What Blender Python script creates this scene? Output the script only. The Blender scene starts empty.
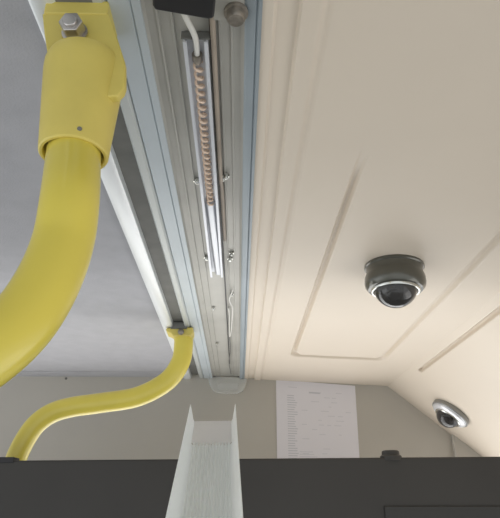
import bpy, bmesh, math, random
from mathutils import Vector, Matrix
random.seed(4)
S = bpy.context.scene
COL = S.collection

# ---------------------------------------------------------------- camera, world, lights, exposure
ZC = 1.90                                    # camera height in the bus
PITCH, YAW, FPX = math.radians(24.14), math.radians(1.12), 560.0
cd = bpy.data.cameras.new('camera'); cam = bpy.data.objects.new('camera', cd); COL.objects.link(cam)
cam.location = (0, 0, ZC)
cam.rotation_euler = (math.pi/2 + PITCH, 0, -YAW)
cd.sensor_fit = 'HORIZONTAL'; cd.sensor_width = 36; cd.lens = FPX/500*36
cd.clip_start = 0.01; cd.clip_end = 100
S.camera = cam

W = bpy.data.worlds.new('daylight'); S.world = W; W.use_nodes = True
bg = W.node_tree.nodes['Background']; bg.inputs[0].default_value = (0.93, 0.97, 1.0, 1); bg.inputs[1].default_value = 1.05

def area(name, loc, target, sx, sy, power, color):
    l = bpy.data.lights.new(name, 'AREA'); l.shape = 'RECTANGLE'; l.size = sx; l.size_y = sy
    l.energy = power; l.color = color
    o = bpy.data.objects.new(name, l); COL.objects.link(o)
    o.location = loc
    o.rotation_euler = (Vector(target)-Vector(loc)).to_track_quat('-Z', 'Y').to_euler()
    return o
# daylight through the windscreen, the side windows and the door glass
area('window_light_front', (-0.35, 1.58, ZC-0.40), (-0.1, 0.2, ZC+0.33), 2.4, 0.75, 11.2, (1.0, 0.975, 0.945))
area('window_light_right', (1.30, 0.85, ZC-0.62), (0.1, 0.95, ZC+0.33), 1.5, 0.6, 4.0, (1.0, 0.95, 0.90))
area('window_light_left', (-1.45, 0.75, ZC-0.45), (-0.1, 0.8, ZC+0.33), 1.6, 0.6, 3.0, (0.90, 0.96, 1.0))

vs = S.view_settings
vs.view_transform = 'Standard'; vs.look = 'None'; vs.gamma = 1; vs.use_curve_mapping = False
vs.exposure = 0.0

# ---------------------------------------------------------------- rays through the photo's frame (camera = origin)
_F = Vector((math.sin(YAW)*math.cos(PITCH), math.cos(YAW)*math.cos(PITCH), math.sin(PITCH)))
_R = Vector((math.cos(YAW), -math.sin(YAW), 0)); _U = _R.cross(_F)
def ray(px, py): return _F + _R*((px-250)/FPX) - _U*((py-259)/FPX)
def atz(px, py, z): d = ray(px, py); return d*(z/d.z)
def aty(px, py, y): d = ray(px, py); return d*(y/d.y)
def atd(px, py, t): return ray(px, py)*t
def atp(px, py, p0, n): d = ray(px, py); return d*(p0.dot(n)/d.dot(n))

# ---------------------------------------------------------------- materials
def mat(name, col, rough=.5, metal=0, bump=0, bscale=200, var=0, vscale=6, trans=0, ior=1.45, sss=0, coat=0, alpha=1, vcol=None, detail=4):
    m = bpy.data.materials.new(name); m.use_nodes = True
    nt = m.node_tree; b = nt.nodes['Principled BSDF']
    b.inputs['Base Color'].default_value = (*col, 1); b.inputs['Roughness'].default_value = rough
    b.inputs['Metallic'].default_value = metal; b.inputs['IOR'].default_value = ior
    b.inputs['Transmission Weight'].default_value = trans; b.inputs['Coat Weight'].default_value = coat
    b.inputs['Alpha'].default_value = alpha
    if sss:
        b.inputs['Subsurface Weight'].default_value = sss; b.inputs['Subsurface Scale'].default_value = .01
    tc = nt.nodes.new('ShaderNodeTexCoord')
    if var:
        n = nt.nodes.new('ShaderNodeTexNoise'); n.inputs['Scale'].default_value = vscale; n.inputs['Detail'].default_value = detail
        nt.links.new(tc.outputs['Object'], n.inputs['Vector'])
        mx = nt.nodes.new('ShaderNodeMix'); mx.data_type = 'RGBA'
        c2 = vcol or tuple(c*(1-var) for c in col)
        mx.inputs['A'].default_value = (*col, 1); mx.inputs['B'].default_value = (*c2, 1)
        rp = nt.nodes.new('ShaderNodeMapRange'); rp.inputs[1].default_value = .35; rp.inputs[2].default_value = .7
        nt.links.new(n.outputs['Fac'], rp.inputs[0]); nt.links.new(rp.outputs[0], mx.inputs['Factor'])
        nt.links.new(mx.outputs['Result'], b.inputs['Base Color'])
    if bump:
        n = nt.nodes.new('ShaderNodeTexNoise'); n.inputs['Scale'].default_value = bscale; n.inputs['Detail'].default_value = 3
        nt.links.new(tc.outputs['Object'], n.inputs['Vector'])
        bp = nt.nodes.new('ShaderNodeBump'); bp.inputs['Strength'].default_value = bump; bp.inputs['Distance'].default_value = .002
        nt.links.new(n.outputs['Fac'], bp.inputs['Height']); nt.links.new(bp.outputs['Normal'], b.inputs['Normal'])
    return m
M = dict(
    carpet=mat('grey felt headliner', (.40,.395,.41), .95, bump=.25, bscale=420, var=.08, vscale=30),
    wall=mat('grey beige laminate', (.54,.51,.455), .6, var=.06, vscale=5),
    strip=mat('satin aluminium trim', (.80,.82,.82), .36, .3),
    recess=mat('dark grey rubber channel', (.19,.187,.17), .6, var=.2, vscale=30),
    pale=mat('pale anodised aluminium', (.55,.57,.55), .45, .3),
    blue=mat('anodised aluminium with sky tint', (.52,.565,.585), .42, .15, var=.08, vscale=12),  # bare aluminium; the blue of the reflected sky is put into its base colour
    blue2=mat('aluminium edge with sky tint', (.34,.385,.41), .4, .15, var=.15, vscale=9),  # aluminium edge, sky reflection coloured in as a darker blue grey
    tray=mat('dull aluminium tray', (.48,.465,.42), .42, .2, var=.12, vscale=14),
    silver=mat('bright aluminium channel', (.72,.73,.76), .30, .3),
    cream=mat('cream moulded plastic', (.73,.635,.52), .5, var=.04, vscale=4, bump=.04, bscale=300),
    yellow=mat('yellow powder coat', (.76,.63,.10), .30, coat=.25, var=.08, vscale=15),
    yellow_dk=mat('yellow cast bracket', (.70,.57,.14), .45, var=.15, vscale=20),
    bolt=mat('zinc bolt', (.55,.52,.50), .3, .9),
    brass=mat('tarnished bolt head', (.36,.32,.27), .45, .7, var=.4, vscale=200),
    black=mat('black plastic', (.022,.021,.022), .45),
    panel=mat('dark grey partition panel', (.042,.038,.033), .5, var=.12, vscale=7),
    panel_in=mat('darker inset panel', (.036,.034,.031), .5),
    chrome=mat('chrome ring', (.62,.62,.58), .18, .9),
    smoke_body=mat('dark bronze housing', (.095,.092,.075), .28, .4, coat=.5),
    greybody=mat('grey camera ring', (.30,.30,.29), .4, .5),
    lightring=mat('white metal camera ring', (.78,.78,.80), .3, .3),
    smoke=mat('smoked dome', (.10,.095,.09), .08, 0, trans=.6, ior=1.3, coat=.5),
    lens=mat('camera lens', (.05,.035,.05), .15),
    copper=mat('beige coil wire', (.80,.62,.48), .4, .1),
    wire=mat('white insulated wire', (.75,.73,.68), .5),
    tube=mat('tan edge tube', (.42,.35,.28), .45, var=.2, vscale=40),
    clear=mat('clear plastic', (.92,.93,.9), .12, ior=1.3, alpha=.28),
    acrylic=mat('white ribbed acrylic', (.97,.98,.96), .35),
    acrylic_end=mat('white end block', (.96,.94,.92), .5),
    paper=mat('white paper', (.82,.80,.84), .8),
    ink=mat('grey print', (.70,.69,.73), .8),
    ink2=mat('dark print', (.60,.60,.64), .8),
    floor=mat('grey vinyl floor', (.25,.25,.24), .6, var=.2, vscale=40),
)

def translucent(m, f, col):
    nt = m.node_tree; b = nt.nodes['Principled BSDF']; out = nt.nodes['Material Output']
    tr = nt.nodes.new('ShaderNodeBsdfTranslucent'); tr.inputs[0].default_value = (*col, 1)
    mx = nt.nodes.new('ShaderNodeMixShader'); mx.inputs[0].default_value = f
    nt.links.new(b.outputs[0], mx.inputs[1]); nt.links.new(tr.outputs[0], mx.inputs[2]); nt.links.new(mx.outputs[0], out.inputs[0])
translucent(M['acrylic_end'], .6, (.97,.95,.93))
translucent(M['acrylic'], .6, (.98,.99,.98))

# ---------------------------------------------------------------- helpers
def thing(name, label, cat, loc, group=None):
    o = bpy.data.objects.new(name, None); COL.objects.link(o); o.empty_display_size = .05
    o.location = (loc[0], loc[1], loc[2]+ZC); o['label'] = label; o['category'] = cat
    if group: o['group'] = group
    return o
def tag(o, label, cat, group=None, kind=None):
    o['label'] = label; o['category'] = cat
    if group: o['group'] = group
    if kind: o['kind'] = kind
    return o
def obj(name, bm, m, parent=None, smooth=True, origin=None, ang=40, bevel=0):
    """bm is in camera-origin coordinates; origin = where a parentless thing's origin goes"""
    org = Vector((0,0,0))
    if parent is not None:
        q = parent
        while q: org += q.location; q = q.parent
    elif origin is not None: org = Vector(origin) + Vector((0,0,ZC))
    bmesh.ops.translate(bm, verts=bm.verts, vec=Vector((0,0,ZC))-org)
    bmesh.ops.recalc_face_normals(bm, faces=bm.faces)
    me = bpy.data.meshes.new(name); bm.to_mesh(me); bm.free()
    me.materials.append(M[m])
    o = bpy.data.objects.new(name, me); COL.objects.link(o)
    if parent is not None: o.parent = parent
    elif origin is not None: o.location = org
    if smooth:
        for p in me.polygons: p.use_smooth = True
        try: me.set_sharp_from_angle(angle=math.radians(ang))
        except Exception: pass
    if bevel:
        md = o.modifiers.new('bevel', 'BEVEL'); md.width = bevel; md.segments = 3; md.limit_method = 'ANGLE'
    return o
def struct(name, bm, m, **k):
    o = obj(name, bm, m, **k); o['kind'] = 'structure'; return o
def box(bm, a, b):
    x0,y0,z0 = a; x1,y1,z1 = b
    v = [bm.verts.new(c) for c in ((x0,y0,z0),(x1,y0,z0),(x1,y1,z0),(x0,y1,z0),(x0,y0,z1),(x1,y0,z1),(x1,y1,z1),(x0,y1,z1))]
    for f in ((0,1,2,3),(4,5,6,7),(0,1,5,4),(1,2,6,5),(2,3,7,6),(3,0,4,7)): bm.faces.new([v[i] for i in f])
def BM(): return bmesh.new()
def boxbm(a, b): m = BM(); box(m, a, b); return m
def prism(bm, pts, d):
    """polygon pts (3-D) swept by vector d"""
    a = [bm.verts.new(p) for p in pts]; b = [bm.verts.new(Vector(p)+d) for p in pts]
    bm.faces.new(a); bm.faces.new(b[::-1]); n = len(pts)
    for i in range(n): bm.faces.new([a[i], a[(i+1)%n], b[(i+1)%n], b[i]])
def extrude_y(bm, sec, y0, y1):
    prism(bm, [Vector((x, y0, z)) for x, z in sec], Vector((0, y1-y0, 0)))
def smooth_path(P, n=10):
    P = [Vector(p) for p in P]; Q = [P[0]*2-P[1]] + P + [P[-1]*2-P[-2]]; out = []
    for i in range(1, len(Q)-2):
        for k in range(n):
            t = k/n; a,b,c,d = Q[i-1],Q[i],Q[i+1],Q[i+2]
            out.append(.5*((2*b)+(c-a)*t+(2*a-5*b+4*c-d)*t*t+(3*b-a-3*c+d)*t**3))
    out.append(P[-1]); return out
def sweep(bm, P, r, seg=24, cap=True, inner=None):
    P = [Vector(p) for p in P]; rings = []
    t = (P[1]-P[0]).normalized(); n = t.orthogonal().normalized()
    for i, p in enumerate(P):
        t2 = (P[min(i+1,len(P)-1)]-P[max(i-1,0)]).normalized()
        n = (n - t2*n.dot(t2)).normalized(); b = t2.cross(n)
        rr = r(i/(len(P)-1)) if callable(r) else r
        rings.append([bm.verts.new(p + (n*math.cos(2*math.pi*k/seg)+b*math.sin(2*math.pi*k/seg))*rr) for k in range(seg)])
    for i in range(len(rings)-1):
        for k in range(seg): bm.faces.new([rings[i][k], rings[i][(k+1)%seg], rings[i+1][(k+1)%seg], rings[i+1][k]])
    if cap: bm.faces.new(rings[0]); bm.faces.new(rings[-1][::-1])
    return rings
def lathe(bm, prof, origin, axis, seg=48, ref=None, close=False):
    """profile (r, h) turned about axis from origin"""
    ax = Vector(axis).normalized(); n = ax.orthogonal().normalized(); b = ax.cross(n); O = Vector(origin); rings = []
    for r, h in prof:
        if r < 1e-6: rings.append([bm.verts.new(O+ax*h)])
        else: rings.append([bm.verts.new(O+ax*h+(n*math.cos(2*math.pi*k/seg)+b*math.sin(2*math.pi*k/seg))*r) for k in range(seg)])
    if close: rings.append(rings[0])
    for A, B_ in zip(rings, rings[1:]):
        for k in range(seg):
            k2 = (k+1)%seg
            if len(A) == 1 and len(B_) == 1: continue
            if len(A) == 1: bm.faces.new([A[0], B_[k], B_[k2]])
            elif len(B_) == 1: bm.faces.new([A[k], A[k2], B_[0]])
            else: bm.faces.new([A[k], A[k2], B_[k2], B_[k]])
def hexa(bm, c, ax, r, h, seg=6, rot=0):
    ax = Vector(ax).normalized(); n = ax.orthogonal().normalized(); b = ax.cross(n)
    prism(bm, [Vector(c)+(n*math.cos(rot+2*math.pi*k/seg)+b*math.sin(rot+2*math.pi*k/seg))*r for k in range(seg)], ax*h)

H = 0.33            # ceiling above the camera
YW = 1.53           # front bulkhead
YB = -0.9           # how far back the ceiling is built

# ================================================================= SETTING
m = BM(); extrude_y(m, [(-1.25,H+.004),(-.150,H+.004),(-.150,H+.02),(-1.25,H+.02)], YB, YW)
# small cove where the felt rolls down to the bulkhead
N = 8; c = [(YW-.05+.05*math.sin(i/N*math.pi/2), H+.0015+.002*math.cos(i/N*math.pi/2)) for i in range(N+1)]
prism(m, [Vector((-1.25, y, z-.0005)) for y, z in c]+[Vector((-1.25, YW, H+.005)), Vector((-1.25, YW-.05, H+.005))], Vector((1.095,0,0)))
struct('ceiling', m, 'carpet')
struct('wall_front', boxbm((-1.25, YW, .06), (.562, YW+.03, H+.06)), 'wall')
struct('wall_right', boxbm((.562, YW-.012, .06), (.95, YW+.03, H+.06)), 'wall')
struct('floor', boxbm((-1.4, YB, -ZC-.03), (1.4, YW+.05, -ZC)), 'floor')
struct('wall_front', boxbm((-1.25, YW, -ZC), (.95, YW+.03, -.95)), 'wall')
struct('baseboard_front', boxbm((-1.25, YW-.008, -ZC), (.95, YW, -ZC+.08)), 'panel')
# aluminium edge strip of the headliner
m = BM(); extrude_y(m, [(-.1505,H-.003),(-.148,H-.0045),(-.134,H-.0045),(-.1305,H-.002),(-.1305,H+.012),(-.1505,H+.012)], YB, YW)
struct('trim_1', m, 'strip')
m = BM(); extrude_y(m, [(-.1305,H+.008),(-.108,H+.008),(-.108,H+.02),(-.1305,H+.02)], YB, YW)
struct('trim_2', m, 'recess')
m = BM(); extrude_y(m, [(-.108,H),(-.1055,H-.003),(-.099,H-.003),(-.0965,H-.0005),(-.0965,H+.02),(-.108,H+.02)], YB, YW)
struct('trim_3', m, 'pale')
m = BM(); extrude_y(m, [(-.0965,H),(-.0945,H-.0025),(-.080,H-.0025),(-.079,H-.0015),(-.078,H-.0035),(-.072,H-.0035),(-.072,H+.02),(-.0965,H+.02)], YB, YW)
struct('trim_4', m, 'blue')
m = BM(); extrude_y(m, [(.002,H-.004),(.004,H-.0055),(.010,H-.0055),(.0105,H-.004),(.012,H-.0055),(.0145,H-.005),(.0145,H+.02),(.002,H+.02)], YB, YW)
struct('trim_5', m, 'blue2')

# cream moulded panel: one height field with ribs and an embossed rounded rectangle
def rrect(x, y, x0, x1, y0, y1, r):
    cx, cy, hx, hy = (x0+x1)/2, (y0+y1)/2, (x1-x0)/2-r, (y1-y0)/2-r
    dx, dy = abs(x-cx)-hx, abs(y-cy)-hy
    return math.hypot(max(dx,0), max(dy,0)) + min(max(dx,dy),0) - r
def sstep(t): t = max(0, min(1, t)); return t*t*(3-2*t)
XF = .405; ZF = .309                                         # the fold between flat and sloping panel
def zc(x): return H-.003 - (H-.003-ZF)*((x-.0145)/(XF-.0145))
def xs_steps(a, b, base, spots):
    xs = set(); x = a
    while x < b: xs.add(round(x,5)); x += base
    xs.add(b)
    for s, w in spots:
        for k in range(-6, 7): xs.add(round(s+k*w/6, 5))
    return sorted(v for v in xs if a <= v <= b)
def emb(x, y):
    d = rrect(x, y, .118, .332, .440, 1.266, .022)
    # a moulded groove all round, running out to nothing at the rear edge
    w = .0040 + .0045*sstep((y-1.225)/.02) + .0015*sstep((x-.2)/.1)
    return (.0065+.0035*sstep((y-.9)/.5))*math.exp(-((d+w)/w)**4)*sstep((y-.440)/.10)
def cream_z(x, y):
    z = zc(x)
    z += .0025*(sstep((x-.0225)/.003) - sstep((x-.0405)/.002))          # wide shallow flute
    z -= .0020*(sstep((x-.0405)/.002))*(1-sstep((x-.056)/.006))
    z += .0015*math.exp(-((x-.0605)/.0035)**2)
    z += emb(x, y)
    z -= .012*sstep((x-(XF-.03))/.03)*0
    return z
def grid(bm, xs, ys, fn, thick):
    V = [[bm.verts.new(fn(x, y)) for y in ys] for x in xs]
    T = [[bm.verts.new(Vector(fn(x, y))+thick) for y in (ys[0], ys[-1])] for x in xs]
    for i in range(len(xs)-1):
        for j in range(len(ys)-1): bm.faces.new([V[i][j],V[i+1][j],V[i+1][j+1],V[i][j+1]])
        bm.faces.new([T[i][0],T[i+1][0],T[i+1][1],T[i][1]])
xs = xs_steps(.0145, XF, .008, [(.0225,.004),(.0415,.003),(.058,.008),(.1185,.009),(.1215,.007),(.329,.009),(.3265,.007),(.135,.01),(.316,.01)])
ys = xs_steps(YB, YW, .03, [(.442,.009),(1.266,.010),(1.248,.012),(1.256,.010),(.455,.012),(1.250,.012)])
m = BM(); grid(m, xs, ys, lambda x, y: Vector((x, y, cream_z(x, y))), Vector((0,0,.02)))
o = obj('ceiling_panel', m, 'cream', ang=80)
tag(o, 'cream flat ceiling panel with a rounded rectangular groove, carrying the larger dome camera', 'ceiling panel')
# the sloping panel beyond the fold
SD = Vector((.225, 0, -.183)); SL = SD.length; SD = SD.normalized(); SN = Vector((-.183, 0, -.225)).normalized()   # SN faces the bus
SP0 = Vector((XF, 0, ZF))
g0 = atp(420, 371, SP0, SN); gu = (g0-SP0).dot(SD); gy = g0.y
def slope_pt(u, y):
    off = 0
    if u < .012: pass
    d = abs(u-gu)
    if y > gy: d = math.hypot(d, y-gy)
    off = .010*(1-sstep((d-.0020)/.0035))                      # a routed groove that stops short of the bulkhead
    return SP0 + SD*u + Vector((0, y, 0)) - SN*off
us = xs_steps(0, .50, .02, [(gu,.008)]); ys2 = xs_steps(YB, YW, .03, [(gy,.008)])
m = BM(); grid(m, us, ys2, slope_pt, -SN*.015)
o = obj('sloping_panel', m, 'cream', ang=80)
tag(o, 'cream sloping side panel with one routed groove, carrying the smaller dome camera by the bulkhead', 'panel')

# ================================================================= STRIP LIGHT WITHOUT ITS COVER
t = thing('strip_light', 'open aluminium strip light along the ceiling with its cover taken off', 'ceiling light', (-.035, YW-.02, H))
m = BM()
sec = [(-.072,H-.001),(-.070,H+.002),(-.0635,H+.002),(-.063,H+.0005),(-.0615,H+.0005),(-.061,H+.003),(-.053,H+.003),(-.0525,H+.001),(-.051,H+.001),(-.0505,H+.003),
       (-.018,H+.003),(-.0175,H+.001),(-.0165,H+.001),(-.016,H+.003),(-.009,H+.003),(-.0085,H+.0015),(-.0065,H+.0015),(-.006,H+.002),(-.001,H+.002),(.002,H-.001),(.002,H+.02),(-.072,H+.02)]
extrude_y(m, sec, YB, YW-.001); obj('housing', m, 'tray', t, ang=25)
# bright U channel running from the black box to mid ceiling
CH = (-.0445, -.0255); y0, y1 = atz(197, 44, H-.010).y, atz(218, 276, H-.006).y
m = BM()
def usec(x0, x1, z0, z1, th=.0016, lip=.003):
    return [(x0,z1),(x0,z0),(x0+lip,z0),(x0+lip,z0+th*.6),(x0+th,z0+th),(x0+th,z1-th),(x1-th,z1-th),(x1-th,z0+th),(x1-lip,z0+th*.6),(x1-lip,z0),(x1,z0),(x1,z1)]
extrude_y(m, usec(CH[0], CH[1], H-.0085, H+.0025), y0, y1)
obj('channel', m, 'silver', t, ang=30)
# shorter bright bar beyond the coil (the closed end of the channel)
yc = atz(211, 205, H-.006).y
m = BM(); P = [Vector((x, yc, z)) for x, z in ((-.0415,H-.0005),(-.0385,H-.0065),(-.0315,H-.0065),(-.0285,H-.0005))]
prism(m, P, Vector((.003, y1-.004-yc, 0))); obj('channel_cover', m, 'silver', t, bevel=.001)
# coiled lead inside the channel
c0, c1 = atz(197, 62, H-.004), atz(211, 204, H-.004)
nT = 24; P = []
for i in range(nT*14+1):
    s = i/(nT*14); a = 2*math.pi*nT*s
    P.append(Vector((-.0350 + .0032*math.cos(a), c0.y+(c1.y-c0.y)*s, H-.0035+.0032*math.sin(a))))
m = BM(); sweep(m, P, .0012, 8); obj('coiled_lead', m, 'copper', t)
m = BM(); lathe(m, [(0,0),(.0042,0),(.0042,.006),(.003,.009),(0,.009)], (-.035, c0.y-.008, H-.0035), (0,1,0), 20); obj('plug', m, 'brass', t)
m = BM(); sweep(m, smooth_path([atz(181, 6, H-.016), atz(187, 20, H-.014), atz(194, 34, H-.010), atz(196.5, 44, H-.006), Vector((-.035, c0.y-.006, H-.0035))]), .0022, 12)
obj('lead', m, 'wire', t)
m = BM(); box(m, (-.046, atz(197,33,H).y, H-.006), (-.024, y0, H+.002)); obj('channel_stop', m, 'recess', t, bevel=.001)
# tan tube lying beside the channel
m = BM(); sweep(m, smooth_path([Vector((-.0215, .25, H-.004)), Vector((-.0215,.5,H-.003)), Vector((-.0210, atz(222,190,H).y, H-.001)), Vector((-.0205, atz(224,240,H).y, H))]), .0022, 12)
obj('edge_tube', m, 'tube', t)
m = BM(); box(m, (-.0245,.25,H-.0005), (-.0228, YW-.16, H+.002)); obj('gasket', m, 'black', t)
# screws and their clips
for px, py, r in ((197,182,.0028),(222.5,179,.0030),(226,177,.0026),(206.5,259,.0028),(230,260,.0028),(231.5,254.5,.0022),(213.5,309,.0022),(217,344,.0025),(232,295,.002)):
    c = atz(px, py, H-.001)
    m = BM(); lathe(m, [(0,-.001),(r*1.5,-.001),(r*1.5,.001),(r,.0012),(r,.0028),(r*.7,.004),(0,.0045)], c+Vector((0,0,.002)), (0,0,-1), 16)
    obj('screw', m, 'chrome', t)
for px, py in ((214,375.5),(239,375)):
    c = aty(px, py, YW-.004); m = BM(); lathe(m, [(0,0),(.006,0),(.006,.003),(.004,.005),(0,.005)], c, (0,-1,0), 16); obj('screw', m, 'black', t)
m = BM(); a, b = aty(219,374,YW-.004), aty(234,376,YW-.004); box(m, (a.x, YW-.008, b.z), (b.x, YW-.0005, a.z)); obj('end_slot', m, 'black', t)
# loop of thin wire near the far end
m = BM(); sweep(m, smooth_path([atz(233,290,H-.002), atz(229.5,300,H-.003), atz(232.5,308,H-.005), atz(232,320,H-.006), atz(231,332,H-.004), atz(229.5,336,H-.002), atz(229.5,318,H-.003), atz(228.8,308,H-.002)]), .0011, 8)
obj('wire_loop', m, 'wire', t)
m = BM(); sweep(m, smooth_path([atz(229.5,337,H-.001), atz(230.5,350,H-.003), atz(229,362,H-.002), atz(231,374,H-.001)]), .0009, 8); obj('wire', m, 'recess', t)
# large bolt beside the black box
c = atz(236, 11.5, H-.006)
m = BM(); lathe(m, [(0,0),(.0088,0),(.0088,.002),(.0070,.0025),(.0068,.007),(.0055,.009),(.003,.0085),(0,.0085)], c, (0,0,-1), 24); obj('bolt', m, 'brass', t)
m = BM(); hexa(m, c+Vector((0,0,.0085)), (0,0,-1), .0052, .002); box(m, (c.x-.016, c.y-.02, H-.006), (c.x+.006, c.y+.008, H+.001)); obj('bolt_plate', m, 'tray', t)
# clear end cap hanging against the bulkhead
m = BM()
pl = [(208,376),(209,384),(213,391),(220,393.5),(238,393.5),(243,391),(246,384),(247,378)]
prism(m, [aty(x, y, YW-.010) for x, y in pl], Vector((0,.008,0))); e = obj('end_cap', m, 'clear', t, bevel=.0015); e['label'] = 'clear plastic end cap'
m = BM(); pl = [(217,383),(218,388),(221,390),(235,390),(238,388),(239,383)]
prism(m, [aty(x, y, YW-.013) for x, y in pl], Vector((0,.003,0))); obj('end_cap_boss', m, 'clear', e, bevel=.001)

# black plastic box under the ceiling
zb = H-.022; q = [atz(x, y, zb) for x, y in ((151,-30),(152.5,6),(155,10.5),(209,20),(214,18.5),(218.5,-30))]
m = BM(); prism(m, q, Vector((0,0,.019)))
o = obj('black_box', m, 'black', origin=q[2]+Vector((0,0,.019)), bevel=.0015); tag(o, 'black plastic box fixed over the near end of the strip light', 'box')

# ================================================================= YELLOW HANDRAILS
RT = .0168
h1 = thing('handrail', 'large yellow curved handrail in the foreground, bolted to the ceiling by a thick socket', 'handrail', atz(85, 10, H), 'yellow curved handrails')
YP = .290
plate = [(42,13),(44,32),(48,60),(50,100),(117,96),(123,90),(125,84),(125,62),(109,12)]
m = BM(); prism(m, [aty(x, y, YP) for x, y in plate], Vector((0,.007,0))); obj('bracket_plate', m, 'yellow_dk', h1, bevel=.0012)
a, b = aty(44,13,YP), aty(109,4,YP)
m = BM(); box(m, (a.x, YP-.001, a.z-.001), (b.x, YP+.03, H-.001)); obj('mounting_flange', m, 'yellow_dk', h1, bevel=.001)
m = BM(); c = aty(76,4,YP); box(m, (c.x-.014, YP-.004, H-.003), (c.x+.012, YP+.004, H+.008)); obj('mounting_stud', m, 'recess', h1)
s0, s1 = aty(85, 71, .303), aty(73.5, 156, .303)
ax = (s1-s0).normalized(); L = (s1-s0).length; RO = .0218
m = BM()
# outer shell (top faired back into the plate), rim, bore
lathe(m, [(0,-.009),(.020,-.0085),(.0252,-.006),(.0268,-.001),(.0268,.006),(RO,L-.001),(RO-.001,L),(.0193,L),(.0188,L-.001),(.0188,L-.04),(0,L-.04)], s0, ax, 56)
obj('socket', m, 'yellow_dk', h1)
tp = [s1-ax*.025, s1-ax*.005] + [atd(q[0], q[1], q[2]*.875) for q in ((70,200,.372),(63,243,.358),(47,284,.340),(22,322,.322),(-14,354,.305),(-60,380,.29),(-110,398,.28),(-170,410,.27))]
m = BM(); sweep(m, smooth_path(tp, 12), RT, 40); obj('tube', m, 'yellow', h1)
cb = aty(75, 33, YP-.001)
m = BM(); lathe(m, [(0,0),(.0088,0),(.0088,.0015),(.0045,.0018),(0,.0018)], cb, (0,-1,0), 28); w = obj('washer', m, 'bolt', h1)
m = BM(); hexa(m, cb+Vector((0,-.0018,0)), (0,-1,-.12), .0080, .0095, rot=.3); hexa(m, cb+Vector((0,-.011,-.0010)), (0,-1,-.12), .0048, .0022, seg=20); obj('bolt', m, 'bolt', h1, bevel=.0006)
m = BM(); c = s0+ax*(L-.006); lathe(m, [(0,0),(.0016,0),(.0012,.0008),(0,.001)], c+Vector((.0085,-.0205,0)), (.3,-1,0), 10); obj('set_screw', m, 'recess', h1)

h2 = thing('handrail', 'smaller S-shaped yellow handrail farther away, dropping behind the dark partition', 'handrail', atz(180, 329, H), 'yellow curved handrails')
YR = 1.075
base = [(166,328),(166,331),(171,333),(173,336),(191,336),(193,331),(193,327)]
m = BM(); prism(m, [aty(x, y, YR-.020) for x, y in base], Vector((0,.04,0))); obj('bracket_plate', m, 'yellow_dk', h2, bevel=.002)
c = aty(181, 332, YR-.022)
m = BM(); lathe(m, [(0,0),(.006,0),(.006,.003),(.003,.005),(0,.005)], c, (0,-1,0), 18); obj('bolt', m, 'brass', h2)
m = BM(); a = aty(179,328,YR); box(m, (a.x-.014,YR-.02,H-.008),(a.x+.018,YR+.02,H+.006)); obj('mounting_stud', m, 'recess', h2)
P = [aty(x, y, YR) for x, y in ((183,332),(183.5,345),(180.5,362),(167,381),(138,396.5),(100,403),(72,407),(52,413),(36.5,424),(25,440),(16,459),(11,480),(8,510))]
m = BM(); sweep(m, smooth_path(P, 10), .0186, 32); obj('tube', m, 'yellow', h2)

# ================================================================= DOME CAMERAS
def dome_camera(loc, ax, label, ringm, bodym, s=1, big=True):
    """loc on the panel, ax pointing into the bus"""
    t = thing('dome_camera', label, 'camera', loc, 'dome cameras'); ax = Vector(ax).normalized()
    O = Vector(loc); s_ = s
    def L_(name, prof, m_, parent=t, o=O, a=ax, seg=56):
        m = BM(); lathe(m, [(r*s_, h*s_) for r, h in prof], o, a, seg); return obj(name, m, m_, parent, ang=35)
    L_('base', [(0,-.006),(.0430,-.006),(.0440,.000),(.0445,.004 if big else .009),(.0430,.0055 if big else .0105),(0,.0055 if big else .0105)], ringm)
    if big:
        L_('housing', [(0,.005),(.0425,.005),(.0415,.012),(.0430,.016),(.0445,.020),(.0452,.028),(.0440,.034),(.0400,.0385),(.0350,.0395),(.0340,.037),(0,.037)], bodym)
        L_('ring', [(.0320,.0365),(.0360,.0365),(.0360,.0410),(.0350,.0425),(.0330,.0425),(.0320,.0405)], 'chrome')
        rd, h0 = .0325, .035
    else:
        L_('housing', [(0,.009),(.0415,.009),(.0410,.0115),(.0385,.0145),(.0320,.0175),(.0300,.0175),(.0290,.014),(0,.014)], bodym)
        L_('ring', [(.0265,.0140),(.0310,.0150),(.0310,.0190),(.0295,.0205),(.0270,.0200),(.0262,.0180)], 'chrome')
        rd, h0 = .0270, .014
    prof = [(rd*math.cos(a), h0+rd*.95*math.sin(a)) for a in [i*math.pi/2/12 for i in range(13)]]; prof[-1] = (0, prof[-1][1])
    d = L_('dome', prof, 'smoke')
    cen = O+ax*(h0-.002)*s_
    look = (ax+Vector((-.25,-.55,0))).normalized()
    m = BM(); lathe(m, [(0,.004),(.0105*s_,.004),(.0105*s_,.016*s_),(.008*s_,.018*s_),(.006*s_,.0165*s_),(0,.0165*s_)], cen, look, 28); obj('lens', m, 'lens', t)
    return t
n1 = Vector((-(H-.003-ZF)/(XF-.0145), 0, -1)).normalized()
p1 = atp(394, 266, Vector((.0145,0,H-.003+.0005)), n1)
dome_camera(p1, n1, 'larger dark dome camera on the flat cream ceiling panel', 'smoke_body', 'smoke_body', s=.94)
p2 = atp(451.5, 411.5, SP0, SN)
dome_camera(p2, SN, 'smaller light-rimmed dome camera on the sloping panel near the front bulkhead', 'greybody', 'lightring', s=1.04, big=False)

# ================================================================= PAPER ON THE BULKHEAD
yp = YW-.0012
cs = [aty(276,379.5,yp), aty(355,385.8,yp), aty(360.5,474,yp), aty(277.3,474,yp)]
pp = thing('paper_list', 'white printed sheet fixed to the grey front bulkhead above the partition', 'paper', cs[0])
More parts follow.
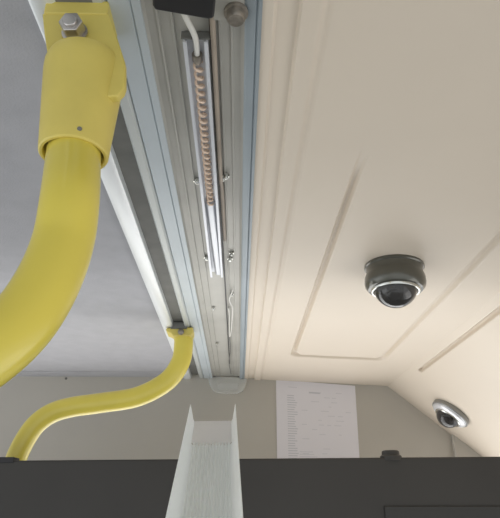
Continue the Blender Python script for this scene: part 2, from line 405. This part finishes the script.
# the sheet is one fine grid; its cells carry paper or print
NX, NY = 80, 116
def sheet_pt(i, j):
    u, v = i/NX, j/NY
    return (cs[0]*(1-u)+cs[1]*u)*(1-v) + (cs[3]*(1-u)+cs[2]*u)*v
m = BM(); V = [[m.verts.new(sheet_pt(i, j)) for j in range(NY+1)] for i in range(NX+1)]
ink = {}
def bar(i0, i1, j, k):
    for i in range(int(i0), int(i1)): ink[(i, j)] = k
bar(33, 45, 13, 2); bar(33, 44, 14, 2); bar(12, 21, 8, 1); bar(60, 66, 12, 1)
for r_, j in enumerate(range(19, 114, 3)):
    bar(11, 18+random.uniform(0, 4), j, 2)
    if r_ % 2 == 0:
        i = 25
        while i < 74:
            w = random.uniform(3, 8)
            if random.random() < .3: bar(i, min(i+w, 74), j, 1)
            i += w+random.uniform(2, 5)
for j in (89, 92, 95, 98): bar(22, 34+random.uniform(0, 8), j, 1)
for i in range(NX):
    for j in range(NY):
        f = m.faces.new([V[i][j], V[i+1][j], V[i+1][j+1], V[i][j+1]]); f.material_index = ink.get((i, j), 0)
o = obj('sheet', m, 'paper', pp, smooth=False); o.data.materials.append(M['ink']); o.data.materials.append(M['ink2'])
sd_ = o.modifiers.new('thickness', 'SOLIDIFY'); sd_.thickness = .0006; sd_.offset = 0

c = aty(66, 378.5, YW)
m = BM(); lathe(m, [(0,0),(.0035,0),(.0030,.0015),(0,.002)], c, (0,-1,0), 14)
tag(obj('wall_screw', m, 'recess', origin=c), 'tiny dark screw head in the grey bulkhead above the S-shaped handrail', 'screw')

# ================================================================= DARK PARTITION
yq = .95
a, b = aty(0,460.5,yq), aty(500,456.5,yq)
dx = (b-a)/(b.x-a.x)
l, r = a-dx*.62, b+dx*.45
pt = thing('partition', 'dark grey partition across the bottom, behind the ribbed light cover', 'partition', (0, yq+.01, -ZC))
m = BM(); prism(m, [l, r, Vector((r.x,yq,-ZC)), Vector((l.x,yq,-ZC))], Vector((0,.028,0))); obj('panel', m, 'panel', pt, bevel=.0025)
i0 = aty(384, 506, yq); m = BM(); box(m, (i0.x, yq-.003, i0.z-.5), (i0.x+.42, yq, i0.z)); obj('inset_panel', m, 'panel_in', pt, bevel=.002)
c0_, c1_ = aty(-30,457,yq), aty(14,460.3,yq)
m = BM(); box(m, (c0_.x-.25, yq-.002, c1_.z-.004), (c1_.x, yq+.024, c0_.z)); obj('top_lip', m, 'black', pt, bevel=.001)
c = aty(391, 459, yq+.012)
m = BM(); lathe(m, [(0,-.003),(.0175,-.003),(.0175,.004),(.0160,.0055),(.0145,.006),(.0140,.0115),(.012,.013),(0,.013)], c, (0,0,1), 28); obj('catch', m, 'panel', pt)

# ================================================================= RIBBED LIGHT COVER HELD UP IN FRONT
d = ray(225, 247).normalized(); far = atd(213, 423, .66)
upv = (_U - d*_U.dot(d)).normalized(); sd = d.cross(upv).normalized()
wb, wt, hh, th = .0228, .0266, .0222, .0013
def cover_sec():
    out, n = [], 12
    out.append((-wt, hh)); out.append((-wt+th*.5, hh+.0002))
    out.append((-wb-.0002, .0045)); out.append((-wb+.0012,.0022))
    # ribs across the web
    w = wb-.0030
    for i in range(n):
        x0 = -w + 2*w*i/n; st = 2*w/n
        out += [(x0+st*.15, .0006), (x0+st*.35, .0034), (x0+st*.60, .0034), (x0+st*.80, .0006)]
    out += [(wb-.0012,.0022), (wb+.0002,.0045), (wt-th*.5, hh+.0002), (wt, hh)]
    out += [(wb+th, .003), (wb-.0015, 0-.0005), (-wb+.0015, -.0005), (-wb-th, .003)]
    return out
sec = cover_sec(); Lc = .74
lc = thing('light_cover', 'translucent white ribbed light cover held up in the foreground at the bottom', 'light cover', far)
m = BM(); prism(m, [far-d*.074+sd*x+upv*z for x, z in sec], -d*(Lc-.074))
for g in (-1, 1):          # only the two side walls carry on past the end block
    fl = [(g*wt, hh), (g*(wt-th*.5), hh+.0002), (g*(wb+.0002), .0045), (g*(wb-.0012), .0022), (g*(wb-.0015), -.0005), (g*(wb+th), .003)]
    prism(m, [far+sd*x+upv*z for x, z in fl], -d*.0745)
obj('channel', m, 'acrylic', lc, ang=25)
m = BM()
def blk(s): return far - d*s
w2 = wb-.0015; pts = []
for x, s in ((-w2,.0005),(w2,.0005),(w2,.065),(w2-.002,.072),(w2-.006,.077),(-w2+.006,.077),(-w2+.002,.072),(-w2,.065)): pts.append(blk(s)+sd*x-upv*.0003)
prism(m, pts, upv*.0032); e = obj('end_block', m, 'acrylic_end', lc, bevel=.001); e['label'] = 'brighter white end block'
